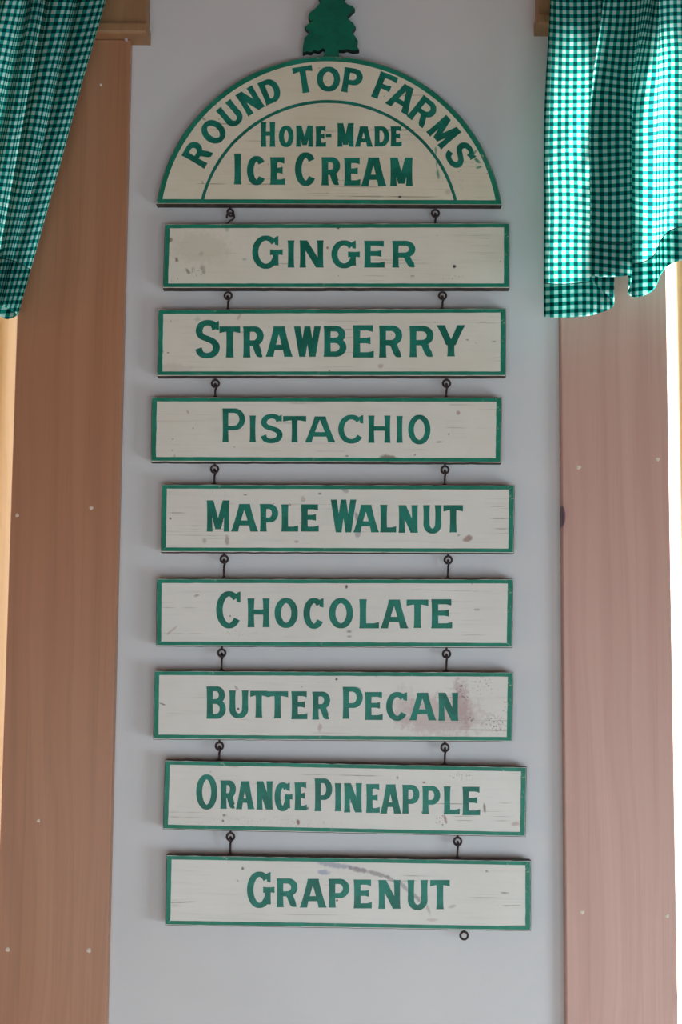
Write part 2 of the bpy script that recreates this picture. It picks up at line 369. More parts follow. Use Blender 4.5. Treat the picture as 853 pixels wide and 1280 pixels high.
# strokes: V (xb, xt, y0, y1, wscale) upright bar cut level; H (a, b, y, flareA, flareB); C (points, closed)
def glyph(c):
    if c == 'I': return [('V', .5, .5, 0, 1, 1)]
    if c == 'N': return [('V', 0, 0, 0, 1, .95), ('V', 1, 1, 0, 1, .95), ('V', .98, .02, 0, 1, 1.1)]
    if c == 'H': return [('V', 0, 0, 0, 1, 1), ('V', 1, 1, 0, 1, 1), ('H', .1, .9, .53, 1, 1)]
    if c == 'E': return [('V', 0, 0, 0, 1, 1.05), ('H', .05, .96, 1, 1, 1.25), ('H', .05, .84, .53, 1, 1.35), ('H', .05, 1, 0, 1, 1.25)]
    if c == 'F': return [('V', 0, 0, 0, 1, 1.05), ('H', .05, 1, 1, 1, 1.25), ('H', .05, .82, .50, 1, 1.35)]
    if c == 'L': return [('V', 0, 0, 0, 1, 1.05), ('H', .05, 1, 0, 1, 1.25)]
    if c == 'T': return [('V', .5, .5, 0, 1, 1.05), ('H', 0, 1, 1, 1.25, 1.25)]
    if c == 'A': return [('V', 0, .42, 0, 1, 1.0), ('V', 1, .58, 0, 1, 1.1), ('H', .2, .8, .27, 1, 1)]
    if c == 'M': return [('V', 0, 0, 0, 1, .92), ('V', 1, 1, 0, 1, .92), ('V', .5, .06, .08, 1, .95), ('V', .5, .94, .08, 1, .95)]
    if c == 'W': return [('V', .26, .0, 0, 1, .95), ('V', .26, .5, 0, 1, .85), ('V', .74, .5, 0, 1, .85), ('V', .74, 1, 0, 1, .95)]
    if c == 'Y': return [('V', .5, .5, 0, .5, 1.05), ('V', .46, 0, .36, 1, 1.05), ('V', .54, 1, .36, 1, 1.0)]
    if c == 'U': return [('V', 0, 0, .28, 1, 1), ('V', 1, 1, .28, 1, 1), ('C', [(0, .34)]+arc(.5, .30, .5, .30, 180, 360, 18)+[(1, .34)], 0)]
    if c == 'O': return [('C', arc(.5, .5, .5, .5, 90, 450, 40)[:-1], 1)]
    if c == 'C': return [('C', arc(.5, .5, .5, .5, 44, 325, 34), 0), ('K', 0, .95, .70, .985, .62)]
    if c == 'c': return [('C', arc(.5, .5, .5, .5, 38, 325, 34), 0)]
    if c == 'G': return [('C', arc(.47, .5, .47, .5, 42, 330, 34), 0), ('K', 0, .91, .71, .985, .58), ('V', .90, .90, .10, .52, .95), ('H', .62, 1.06, .50, 1.2, 1.2)]
    if c == 'S': return [('C', smoothpts([(.93, .80), (.80, .95), (.50, 1.0), (.18, .93), (.05, .75), (.18, .59), (.5, .51), (.84, .41), (.98, .25), (.84, .07), (.48, 0), (.15, .06), (.02, .22)], 4), 0), ('K', 0, .95, .74, .97, .5)]
    if c == 'P': return [('V', 0, 0, 0, 1, 1), ('C', bowl(.40, 1), 0)]
    if c == 'R': return [('V', 0, 0, 0, 1, 1), ('C', bowl(.46, 1, .5, .93), 0), ('C', smoothpts([(.46, .46), (.62, .38), (.76, .16), (.88, .02), (1.04, .03)], 5), 0)]
    if c == 'B': return [('V', 0, 0, 0, 1, 1), ('C', bowl(.54, 1, .5, .93), 0), ('C', bowl(0, .54, .5, 1), 0)]
    if c == 'D': return [('V', 0, 0, 0, 1, 1), ('C', bowl(0, 1, .42, 1), 0)]
    if c == '-': return [('H', 0, 1, .5, 1, 1)]
    return []
def strip(pts, w, closed, w_end=None):
    n = len(pts); L = []; R = []
    for k in range(n):
        a = pts[k-1] if (closed or k > 0) else pts[k]; b = pts[(k+1) % n] if (closed or k+1 < n) else pts[k]
        dx, dy = b[0]-a[0], b[1]-a[1]; l = math.hypot(dx, dy) or 1
        hw = w/2 if not callable(w) else w(k/(n-1), dx/l, dy/l)/2
        L.append((pts[k][0]-dy/l*hw, pts[k][1]+dx/l*hw)); R.append((pts[k][0]+dy/l*hw, pts[k][1]-dx/l*hw))
    q = []
    for k in range(n if closed else n-1):
        m = (k+1) % n; q.append([L[k], L[m], R[m], R[k]])
    return q
def letter_polys(c, X, Y, w):
    """polygons of glyph c in a box X wide, Y tall (pixels, y up), pen width w"""
    th = w*0.80; res = []
    ix = lambda u: w/2 + u*(X-w)
    iy = lambda v: th/2 + v*(Y-th)
    for st in glyph(c):
        k = st[0]
        if k == 'V':
            _, xb, xt, y0, y1, ws = st; yb, yt = y0*Y, y1*Y; xa, xz = ix(xb), ix(xt)
            if c in 'W' : pass
            sl = math.hypot(xz-xa, yt-yb)/max(1e-6, yt-yb); hw = w*ws/2*min(sl, 1.35); poly = []
            fl = [(0, 1.14 if y0 == 0 else 1), (.10, 1.02), (.35, .95), (.65, .95), (.90, 1.02), (1, 1.14 if y1 == 1 else 1)]
            if abs(xz-xa) > 2 and c in 'NMW': fl = [(0, 1), (1, 1)]
            for t, f in fl: poly.append((xa+(xz-xa)*t - hw*f, yb+(yt-yb)*t))
            for t, f in reversed(fl): poly.append((xa+(xz-xa)*t + hw*f, yb+(yt-yb)*t))
            res.append([poly])
        elif k == 'H':
            _, a, b, y, fa, fb = st; xa, xb = a*X, b*X; yc = iy(y); h = th/2
            def ends(f):                     # flare grows inward at the top and bottom arms
                d = h*(f-1)*2
                if y > .9: return yc-h-d, yc+h
                if y < .1: return yc-h, yc+h+d
                return yc-h-d/2, yc+h+d/2
            la, ha = ends(fa); lb, hb = ends(fb); L = xb-xa
            res.append([[(xa, la), (xa+.28*L, yc-h), (xb-.28*L, yc-h), (xb, lb), (xb, hb), (xb-.28*L, yc+h), (xa+.28*L, yc+h), (xa, ha)]])
        elif k == 'K':                      # wedge serif on a terminal
            _, xa, xb, y0, y1, ws = st
            r_ = xb*X; res.append([[(r_-w*ws, y0*Y+.02*Y), (r_, y0*Y-.01*Y), (r_, y1*Y), (r_-w*ws*.35, y1*Y), (r_-w*ws*1.15, y1*Y-w*.28)]])
        else:
            pts = [(ix(u), iy(v)) for u, v in st[1]]
            # pen: a little thinner where the stroke runs level
            wf = (lambda t, dx, dy: w*(0.80+0.22*abs(dy)))
            res.append(strip(pts, wf, bool(st[2])))
    return res
def paint_letters(mb, org, d, items, w):
    """items: (char, x0, x1, y0, y1) in photo pixels; laid on the plane d"""
    for it in items:
        c, x0, x1, y0, y1 = it[:5]; ww = it[5] if len(it) > 5 else w; z = 0.0002
        for polys in letter_polys(c, x1-x0, y1-y0, ww):
            z += 0.00002
            for p in polys: mb.slab([at(x0+a, y1-b, d)-org for a, b in p], 0.0001, z)
def paint_arc_letters(mb, org, d, items, cx, cy, w):
    for c, phi, r, X, Y in items:
        a = math.radians(phi); z = 0.0002
        ex, ey = (math.cos(a), math.sin(a)), (math.sin(a), -math.cos(a))
        ox, oy = cx+r*math.sin(a), cy-r*math.cos(a)
        for polys in letter_polys(c, X, Y, w):
            z += 0.00002
            for p in polys:
                mb.slab([at(ox+(u-X/2)*ex[0]+(v-Y/2)*ey[0], oy+(u-X/2)*ex[1]+(v-Y/2)*ey[1], d)-org for u, v in p], 0.0001, z)

# ------------------------------------------------------------------ the hanging signs
BACK, FRONT = 0.008, 0.024                              # distances of the boards' backs and fronts from the wall
MID = 0.5*(BACK+FRONT); PX = 0.00115
def jag(pts, step, amp, seed):
    out = []; n = len(pts)
    for k in range(n):
        a, b = Vector(pts[k]), Vector(pts[(k+1) % n]); m = max(1, int((b-a).length/step))
        for j in range(m):
            p = a.lerp(b, j/m); q = Vector((p.x*.05+seed, p.y*.05, 1.7))
            if j: p = p + Vector((noise.noise(q*3.1), noise.noise(q*3.7+Vector((9, 0, 0)))))*amp
            out.append((p.x, p.y))
    return out
def board_mesh(name, outline, org, mats, parent):
    """thick board: outline in photo pixels (front face), chamfered, dark edges"""
    cxx = sum(p[0] for p in outline)/len(outline); cyy = sum(p[1] for p in outline)/len(outline); n = len(outline)
    fr = [at(x, y, FRONT)-org for x, y in outline]; c = sum(fr, Vector())/n; vs = []; fs = []; ix = []
    ins = lambda p, m: p + (Vector((c.x, p.y, c.z))-p).normalized()*m
    ch = 0.0012
    vs += [p+Vector((0, FRONT-BACK, 0)) for p in fr]; vs += [p+Vector((0, ch, 0)) for p in fr]
    for k, p in enumerate(fr):
        t = (fr[(k+1) % n]-fr[k-1]).normalized(); nn = Vector((-t.z, 0, t.x))
        if nn.dot(Vector((c.x-p.x, 0, c.z-p.z))) < 0: nn = -nn
        vs.append(p+nn*ch*0.8)
    for L in range(2):
        for j in range(n): fs.append((L*n+j, L*n+(j+1) % n, (L+1)*n+(j+1) % n, (L+1)*n+j)); ix.append(1)
    fs.append(tuple(2*n+j for j in range(n))); ix.append(0); fs.append(tuple(range(n))); ix.append(1)
    return meshobj(name, vs, fs, mats, parent, ix)
def ring_pts(c, r, a0, a1, plane, n=18):
    out = []
    for k in range(n+1):
        a = math.radians(a0+(a1-a0)*k/n); u, v = r*math.cos(a), r*math.sin(a)
        out.append(c + (Vector((u, 0, v)) if plane == 'xz' else Vector((u*.25, u, v)) if plane == 'yz' else Vector((u*.8, u*.6, v))))
    return out
def screw_eye(px, py, org, parent, plane='xz', r=0.0052):
    p = at(px, py, FRONT); p = Vector((p.x, -MID, p.z))-org; m = MB()
    c = p+Vector((0, 0, -r-0.0036))
    m.tube([p+Vector((0, 0, .003)), p+Vector((0, 0, -.0036))], 0.0016)
    m.tube(ring_pts(c, r, 90, 450, plane, 24)[:-1], 0.0016, 8, True)
    m.build('screw_eye', M_IRON, parent, None, True)
    return c+org
def screw_hook(px, py, org, parent, ring, plane='yz', r=0.0040):
    """shank rising from the board's top edge into a hook that catches the ring above"""
    p = at(px, py, FRONT); p = Vector((p.x, -MID, p.z))-org; m = MB(); tgt = ring-org
    top = tgt.z - 0.0052 + 0.0016*2 + 0.001; c = Vector((tgt.x, tgt.y, top-r+0.0005))
    m.tube([p+Vector((0, 0, -.002)), p+Vector((0, 0, .0009)), p+Vector((0, 0, .0016)), p+Vector((0, 0, .0028))], [.0052, .0052, .0032, .0018], 12)
    low = c+Vector((0, 0, -r))
    pts = [p+Vector((0, 0, .001)), p.lerp(low, .5), low] + ring_pts(c, r, -90, 205, plane, 18)[1:]
    m.tube(pts, 0.0015, 8)
    m.build('screw_hook', M_IRON, parent, None, True)

def frame_border(mb, quad, org, m_out, m_in, d):
    TL, TR, BR, BL = [Vector(q) for q in quad]
    def inset(m):
        mm = m if isinstance(m, tuple) else (m, m, m, m)     # left, top, right, bottom
        return [TL+Vector((mm[0], mm[1])), TR+Vector((-mm[2], mm[1])), BR+Vector((-mm[2], -mm[3])), BL+Vector((mm[0], -mm[3]))]
    o, i = inset(m_out), inset(m_in); N = 40
    for k in range(4):
        for j in range(N):
            seg = []
            for P, t in ((o, j), (o, j+1), (i, j+1), (i, j)):
                q = P[k].lerp(P[(k+1) % 4], t/N); w = 0.35 if P is i else 0.15
                q = q + Vector((noise.noise(Vector((q.x*.09, q.y*.09, 3+k))), noise.noise(Vector((q.x*.09, q.y*.09, 8+k)))))*w
                seg.append(at(q.x, q.y, d)-org)
            mb.slab(seg, 0.0001, 0.00018)

# word, quad (TL, TR, BR, BL), letters, pen width, board name, label, stains, border insets
SIGNS = [
 ('ginger_sign', [(206, 279.5), (637.5, 278.5), (637.5, 360.5), (203.5, 360.5)], 7.6,
  [('G', 315.5, 351.5, 294.5, 336), ('I', 360, 368, 300.5, 334.5), ('N', 375, 404.5, 300.5, 334.5), ('G', 414.5, 448, 300.5, 335.5), ('E', 456, 481, 301, 334.5), ('R', 491, 521, 301, 334.5)],
  'cream board sign lettered GINGER with a scuffed lower left corner',
  [(221, 325, 2.2, 3, 0, BROWN, .8, 0), (246, 340, 11, 7, 0, GREY, .75, 1), (235, 339, 5, 2, -60, BROWN, .6, 0), (254, 337, 3, 6, 20, GREY, .5, 0), (252, 317, 4, 2.5, 30, GREY, .4, 0), (423, 284.5, 2.2, 2, 0, DARK, .9, 0), (409.5, 310, 2, 2, 0, RUST, .8, 0), (568.5, 333, 2.2, 2.2, 0, DARK, .95, 0), (566, 347, 14, 3, 5, GREY, .7, 1), (212, 300, 4, 3, 0, RUST, .8, 0), (218, 350, 8, 4, 0, BROWN, .6, 1), (306, 324, 3, 2, 0, SMEAR, .35, 0), (284, 287, 3, 3, 0, SMEAR, .35, 0), (250, 310, 40, 22, 0, (.55, .50, .38), .35, 0)]),
 ('strawberry_sign', [(197.5, 386.5), (633, 385), (633, 470.5), (196.5, 470.5)], 8.4,
  [('S', 243.7, 275.5, 400, 448), ('T', 274.5, 300.5, 408, 447), ('R', 304.5, 331, 408, 447), ('A', 333, 365, 408, 446), ('W', 367.5, 401.5, 408, 446), ('B', 405.3, 433.3, 407.5, 446), ('E', 442, 467.5, 406.5, 447), ('R', 474.5, 504.5, 407, 447), ('R', 512.5, 543.7, 407.5, 446.5), ('Y', 547, 581, 406.5, 445.5)],
  'cream board sign lettered STRAWBERRY',
  [(299, 396, 5, 2, 65, (.50, .40, .32), .6, 0), (476, 458, 4, 3, 0, PINK, .6, 0), (455, 468, 40, 1.5, 0, PINK, .5, 0), (210, 441, 2, 1.2, 0, BROWN, .7, 0), (247, 399, 4, 3, 0, (.45, .5, .40), .5, 0), (618, 427, 3, 1, 0, BROWN, .5, 0), (215, 460, 30, 6, 0, PINK, .25, 0)]),
 ('pistachio_sign', [(189.5, 496), (628, 496.3), (627, 579), (188.5, 577.5)], 7.0,
  [('P', 278.7, 306.5, 510.5, 552.5), ('I', 312.5, 319.7, 519.5, 552.5), ('S', 325.5, 354, 517.5, 554), ('T', 354, 383, 520, 553), ('A', 382, 418.5, 520.5, 553), ('C', 423, 456, 518.5, 554.5), ('H', 461, 488, 519.5, 553.5), ('I', 496, 503.5, 520, 553.5), ('O', 510.5, 538.3, 518.5, 555.5)],
  'cream board sign lettered PISTACHIO with a brown chip near its bottom edge',
  [(485, 572.5, 11, 5, 0, (.25, .17, .14), .85, 0), (573, 516, 2.6, 2.6, 0, PINK, .85, 0), (549, 552.5, 5, 1.1, 4, BROWN, .7, 0), (588, 563, 5, 3, 30, PINK, .5, 1), (235, 515, 3, 1.5, -60, PINK, .7, 0), (434, 570, 2, 1.2, 0, BROWN, .6, 0), (278, 520, 2, 12, 10, (.45, .47, .38), .3, 0)]),
 ('maple_walnut_sign', [(202, 605), (644, 606.3), (643, 692), (201, 690.5)], 7.8,
  [('M', 258.7, 287, 625.5, 664.5, 7.2), ('A', 289.5, 322, 630, 664.5), ('P', 325.5, 348, 630, 664.5), ('L', 352.5, 373, 630.5, 664.5), ('E', 377, 398.7, 630.5, 664.5), ('W', 413.5, 445.8, 624.5, 665.5), ('A', 442.5, 473, 631, 665.5), ('L', 476, 495.5, 631, 665.5), ('N', 498.7, 522.5, 631.5, 666), ('U', 529.5, 552, 631.5, 667), ('T', 554.5, 579, 631.5, 665.5)],
  'cream board sign lettered MAPLE WALNUT with purplish streaks and end cracks',
  [(446, 646, 2.5, 6, 8, MAUVE, .6, 0), (447.5, 667, 4, 7, 5, (.42, .34, .40), .7, 0), (284, 675, 3, 7, 5, (.42, .34, .32), .8, 0), (256, 676, 3, 4, 0, (.40, .34, .28), .6, 0), (585, 673, 6, 4, 30, RUST, .65, 0), (307, 618.5, 3, 1.2, 0, BROWN, .7, 0), (400, 617, 2.5, 1.5, 0, MAUVE, .7, 0), (379, 624, 3, 4, 0, PINK, .5, 0), (432, 613, 5, 3, -20, MAUVE, .45, 0), (270, 618, 20, 7, 0, (.50, .42, .36), .35, 1), (371, 677, 3, 2, 0, PINK, .6, 0), (625, 648, 14, .8, 0, BROWN, .6, 0), (628, 661, 10, .7, 0, BROWN, .5, 0), (622, 633, 14, .6, 0, GREY, .6, 0), (222, 641, 12, .8, 0, GREY, .6, 0), (213, 648, 1.5, 1.5, 0, DARK, .7, 0), (363, 631, 1.5, 1.2, 0, RUST, .7, 0)]),
 ('chocolate_sign', [(195.5, 723), (642.3, 723.5), (641, 810), (195, 808)], 8.0,
  [('C', 270.5, 302.5, 739, 785.5), ('H', 310, 337, 748, 784), ('O', 343.5, 372.5, 747.5, 785), ('C', 379.5, 406, 747.5, 786), ('O', 411.5, 441.5, 747.5, 785.5), ('L', 450, 474, 749, 785.5), ('A', 476.5, 509.5, 749.5, 785.5), ('T', 508.5, 535.7, 749.5, 785), ('E', 540, 565.5, 749, 785.5)],
  'cream board sign lettered CHOCOLATE',
  [(433.3, 733.5, 1.6, 3, 0, DARK, .85, 0), (437, 789.5, 3.5, 1.8, 0, GREY, .8, 0), (436.5, 795.5, 3, 1.5, 0, GREY, .6, 0), (596, 762, 4, 1.5, 0, MAUVE, .45, 0), (245, 745, 3, 1.5, 0, GREY, .5, 0), (288, 770, 1.2, 1.2, 0, RUST, .7, 0), (215, 788, 8, 1.5, 40, PINK, .5, 0), (560, 738, 50, .6, -1, GREY, .35, 0), (300, 792, 26, 6, 0, (.52, .44, .42), .35, 1)]),
 ('butter_pecan_sign', [(192.5, 838), (642.3, 840), (641, 927.5), (191.5, 924.5)], 7.6,
  [('B', 258.7, 282.5, 858, 898.5), ('U', 287, 310.5, 863, 898), ('T', 313, 334.5, 863.5, 897), ('T', 334, 360.5, 864, 898), ('E', 365, 384.5, 864, 899), ('R', 391, 414, 864.5, 899.5), ('P', 429, 453.7, 858.5, 898.5), ('E', 457, 478.7, 865, 900), ('C', 483, 510.5, 865, 901), ('A', 512.5, 544.5, 866, 900.5), ('N', 548.5, 573, 866, 901)],
  'cream board sign lettered BUTTER PECAN with pink blotches and dark specks at right',
  [(550, 895, 55, 26, 0, (.52, .38, .38), .6, 0), (578, 878, 10, 32, 8, (.46, .31, .31), .6, 0), (505, 885, 14, 26, 0, (.56, .44, .44), .4, 0), (298, 886, 2, 2, 0, DARK, .9, 0), (296, 860, 4, 1.5, -50, MAUVE, .5, 0), (421, 849, 1.6, 1.8, 0, DARK, .8, 0), (447, 861, 4, 2, -10, DARK, .7, 0), (579, 864, 7, 14, 15, DARK, .85, 1), (587, 900, 7, 4, 30, DARK, .9, 1), (619, 905, 14, 12, 0, BROWN, .85, 1), (602, 858, 18, 12, 0, GREY, .6, 1), (400, 910, 3, 5, 0, PINK, .6, 0), (203, 880, 5, 1, -20, DARK, .7, 0), (632, 880, 3, 14, 0, BROWN, .7, 1)]),
 ('orange_pineapple_sign', [(206, 950), (659, 958.5), (657.5, 1046.3), (203.5, 1037)], 7.4,
  [('O', 245.5, 271.7, 968, 1012), ('R', 276, 296, 975.5, 1011), ('A', 295.5, 317.5, 976.5, 1011.5, 6.8), ('N', 321, 341, 976.5, 1012), ('G', 343.5, 364.5, 978, 1014), ('E', 369, 383.7, 978, 1013), ('P', 394, 415.5, 973, 1014), ('I', 419.3, 426.5, 979, 1014), ('N', 430.5, 452.5, 979, 1015.5), ('E', 458.5, 475, 980, 1016), ('A', 476, 501, 980.5, 1017), ('P', 503.5, 524.5, 981, 1017), ('P', 528.5, 550.5, 982.5, 1017.5), ('L', 555.5, 575, 983, 1018), ('E', 579, 600.5, 983.5, 1019)],
  'cream board sign lettered ORANGE PINEAPPLE, weathered with fine grain cracks',
  [(382, 1010.5, 4, 2, 0, DARK, .7, 0), (373, 1028, 2.2, 4, 15, RUST, .8, 0), (552, 1026, 8, 7, 0, BROWN, .95, 1), (557, 1024, 2, 6, 15, RUST, .6, 0), (606, 1010, 1.6, 6, 5, BROWN, .7, 0), (280, 1019, 2, 2, 0, BROWN, .7, 0), (279, 1026, 1.4, 1.4, 0, DARK, .7, 0), (576, 970, 16, 5, -3, GREY, .7, 1), (530, 978, 2, 1.2, 0, RUST, .7, 0), (497, 972, 1.5, 2, 0, BROWN, .6, 0), (290, 957, 8, 2, -8, GREY, .5, 0), (645, 1030, 6, 3, 0, PINK, .6, 0), (330, 1030, 100, 8, 0, (.46, .40, .34), .45, 1)]),
 ('grapenut_sign', [(208, 1068.5), (664.3, 1075.5), (664.3, 1164), (206.5, 1157)], 8.0,
  [('G', 309, 341.5, 1089.5, 1135), ('R', 346.5, 373.5, 1098, 1134), ('A', 375.5, 407.5, 1098.5, 1134.5), ('P', 411.5, 437, 1098.5, 1134.5), ('E', 443, 465, 1099.5, 1135.5), ('N', 473.5, 500.7, 1100, 1136), ('U', 510, 534.7, 1100, 1137.5), ('T', 538, 562.5, 1100, 1136.5)],
  'cream board sign lettered GRAPENUT with a dark smudged streak, lowest of the column',
  [(418, 1081, 26, 3.5, -8, (.34, .36, .44), .75, 0), (448, 1087, 14, 3, -9, MAUVE, .7, 0), (472, 1092.5, 16, 3, -13, (.30, .25, .26), .7, 0), (489, 1099, 10, 2.6, -30, MAUVE, .5, 0), (505, 1108, 10, 2.4, -48, (.36, .33, .36), .7, 0), (522, 1123, 9, 2.5, -48, (.18, .17, .20), .55, 0), (536, 1138, 7, 2, -70, (.42, .38, .38), .6, 0), (405, 1090.5, 7, 3.4, -5, BLUE, .65, 0), (421.5, 1125.5, 1.6, 1.6, 0, RUST, .95, 0), (303.5, 1086, 1.6, 2, 0, DARK, .7, 0), (609, 1089, 2, 1.3, 0, BROWN, .6, 0), (631, 1116, 5, .9, 0, DARK, .6, 0), (638, 1132, 16, .7, 2, GREY, .7, 0), (565, 1133, 5, 2, 20, GREY, .4, 0), (226, 1128, 20, .8, 3, GREY, .7, 0), (540, 1150, 8, 2, 0, PINK, .4, 0)]),
]
HOOKS = [(286, 545), (285, 554), (269, 559), (268, 557), (280, 561), (277, 559), (274, 557), (288, 573)]

# --- arched header sign
AC = (411.5, 288.5)
org = at(412, 200, FRONT); org.y = -BACK
arch = thing('arched_header_sign', 'half-round cream sign lettered ROUND TOP FARMS HOME-MADE ICE CREAM, topped by a green pine tree', 'sign', org)
outl = []
RA = 218.6
a_end = math.degrees(math.acos((288.5-256)/RA))
for k in range(81):
    a = math.radians(-a_end + 2*a_end*k/80); outl.append((AC[0]+RA*math.sin(a), AC[1]-RA*math.cos(a)))
base = [(outl[-1][0]+(outl[0][0]-outl[-1][0])*k/40, outl[-1][1]+(outl[0][1]-outl[-1][1])*k/40) for k in range(1, 40)]
outl = [(x, y+ (x-412)*0.0035) for x, y in outl+base]
m_ar = mat_cream('arch_cream', org, (0.72, 0.655, 0.52), (0.78, 0.72, 0.60),
    [(410, 170, 2.2, 2, 0, RUST, .8, 0), (500, 246, 2.2, 1.6, 0, DARK, .9, 0), (545, 188, 1.6, 5, 0, SMEAR, .7, 0), (547.5, 217, 2.2, 7, 8, SMEAR, .8, 0), (546, 205, 1.2, 4, 0, SMEAR, .6, 0),
     (574, 211, 4, 7, 10, SMEAR, .85, 1), (577, 227, 3, 6, 0, SMEAR, .85, 1), (577.5, 236, 2, 3, 0, DARK, .6, 1), (597, 201, 6, 2.5, -45, SMEAR, .9, 0), (599, 209, 4, 1.6, 20, SMEAR, .8, 0), (588, 205, 8, 3, -10, SMEAR, .6, 1),
     (594, 190, 4, 1.5, 60, SMEAR, .7, 0), (610, 217, 2.5, 1.6, 0, RUST, .5, 0), (560, 240, 4, 4, 0, PINK, .4, 0), (254, 148, 6, 1.5, -35, BROWN, .5, 0), (405, 210, 120, 30, 0, (.62, .54, .40), .25, 0)], 0.55, 2.3)
board_mesh('board', outl, org, [m_ar, M_EDGE], arch)
mb = MB()
def arcband(mb, r0, r1, a0, a1, n, z=0.00018, cx=AC[0], cy=AC[1], wob=0.25):
    for k in range(n):
        q = []
        for r, j in ((r1, k), (r1, k+1), (r0, k+1), (r0, k)):
            a = math.radians(a0+(a1-a0)*j/n); rr = r+wob*noise.noise(Vector((a*9, r*.2, 1)))
            x, y = cx+rr*math.sin(a), cy-rr*math.cos(a); q.append(at(x, y+(x-412)*0.0035, FRONT)-org)
        mb.slab(q, 0.0001, z)
arcband(mb, 211.8, 217.6, -a_end+0.6, a_end-0.6, 90)
for k in range(40):
    xa = 197+(626.5-197)*k/40; xb = 197+(626.5-197)*(k+1)/40; s = lambda x: (x-412)*0.0035
    w = lambda x, q: 0.3*noise.noise(Vector((x*.07, q, 0)))
    mb.slab([at(xa, 249.6+s(xa)+w(xa, 1), FRONT)-org, at(xb, 249.6+s(xb)+w(xb, 1), FRONT)-org, at(xb, 254.8+s(xb), FRONT)-org, at(xa, 254.8+s(xa), FRONT)-org], 0.0001, 0.0002)
mb.build('border', M_BORDER, arch)
mb = MB(); ai = math.degrees(math.acos((290.0-250)/163.2))
arcband(mb, 161.2, 165.0, -ai, ai, 80, 0.00022, 411.5, 290.0, 0.3)
mb.build('arc_line', M_GREEN, arch)
mb = MB()
paint_arc_letters(mb, org, FRONT, [('R', -59.3, 190.5, 25, 33), ('O', -49.3, 190.5, 27, 31.5), ('U', -40.0, 190.5, 23, 31), ('N', -31.2, 190.5, 24, 31), ('D', -22.6, 190, 23, 30),
    ('T', -9.4, 192, 25, 33), ('O', -0.2, 190, 29, 31), ('P', 8.9, 190.3, 24, 31), ('F', 21.2, 193, 23, 34), ('A', 28.9, 190.5, 31, 33), ('R', 38.6, 190, 27, 34), ('M', 49.2, 189.5, 29, 33), ('S', 59.8, 189.5, 27, 35)], AC[0], AC[1]+0.5, 7.6)
paint_letters(mb, org, FRONT, [('H', 326.5, 344, 152.5, 183.5), ('O', 348.8, 367.3, 157, 184), ('M', 370.3, 391.5, 157, 183.5, 6), ('E', 395.2, 407.8, 158, 183.5), ('-', 407.5, 414.5, 167, 172, 5),
    ('M', 422, 442.5, 154, 183.5), ('A', 444, 465.7, 158, 183.5, 6), ('D', 468.5, 486.8, 158, 183.2), ('E', 489, 502.5, 158, 183)], 6.4)
paint_letters(mb, org, FRONT, [('I', 293.5, 301.3, 192, 230.5), ('c', 309, 333, 195, 231.5), ('E', 338.5, 356.5, 196.5, 231), ('c', 369, 396, 190.5, 232.5), ('R', 402.5, 426.5, 196.5, 231.7), ('E', 431, 450.7, 197.3, 232), ('A', 452, 482.3, 197, 232.7), ('M', 488, 516, 197, 232.5)], 8.2)
mb.build('lettering', M_GREEN, arch)
# pine tree cutout on top
TREE = [(424, 73.5), (423.5, 62), (430, 62.5), (434, 61), (441, 63.3), (449.3, 62.5), (446, 56.5), (447.6, 51), (444, 45), (440, 40), (442.5, 37), (445, 33.8), (441.5, 28.5), (436.5, 24.5), (434, 21), (438, 17), (444, 11), (441, 7.5), (435, 5.5), (429, 0), (433, -5), (436, -10), (429, -15), (424, -22), (427, -26), (420, -35), (414.5, -47), (409, -36), (402, -27), (405, -23), (400, -16), (394, -10), (398, -5), (401.5, 2), (395, 10), (386.5, 16.5), (385.5, 21), (387.5, 24.8), (391, 26), (385.5, 30), (381, 34), (385.5, 38), (387.5, 41), (381, 47), (380, 53), (379, 58), (378.5, 66), (384, 64), (389, 65.3), (393, 62), (398, 64), (404, 60), (407, 62.5), (405.5, 68), (402.5, 73.8)]
tr = [at(x, y, FRONT-0.002)-org for x, y in TREE]
bmv = [p+Vector((0, 0.012, 0)) for p in tr]+tr; n = len(tr)
meshobj('pine_tree_cutout', bmv, [tuple(range(n, 2*n)), tuple(range(n))]+[(k, (k+1) % n, n+(k+1) % n, n+k) for k in range(n)], [M_TREE, M_TREE_EDGE], arch, [0, 1]+[1]*n)

roots = [(arch, org, [(195, 256), (628, 257.5)])]
for si, (nm, quad, w, letters, label, stains) in enumerate(SIGNS):
    cx = sum(q[0] for q in quad)/4; cy = sum(q[1] for q in quad)/4
    org = at(cx, cy, FRONT); org.y = -BACK
    t = thing('flavour_sign', label, 'sign', org, 'hanging flavour boards')
    warm = max(0.0, 1-si/4.0)
    base = (0.73, 0.70-0.015*warm, 0.665-0.075*warm); alt = (0.78, 0.755-0.01*warm, 0.725-0.06*warm)
    mc = mat_cream(nm+'_cream', org, base, alt, stains, (0.35, 0.3, 0.3, 0.5, 0.4, 0.4, 0.75, 0.55)[si], 3.1+si*1.7)
    board_mesh('board', jag(quad, 9, 0.45, si*3.3), org, [mc, M_EDGE], t)
    mb = MB(); frame_border(mb, quad, org, (1.0, 1.2, 1.2, 1.6), (6.6, 5.8, 7.2, 6.2), FRONT); mb.build('border', M_BORDER, t)
    mb = MB(); paint_letters(mb, org, FRONT, letters, w); mb.build('lettering', M_GREEN, t)
    roots.append((t, org, [quad[3], quad[2]], quad))
def yedge(a, b, x): return a[1]+(b[1]-a[1])*(x-a[0])/(b[0]-a[0])
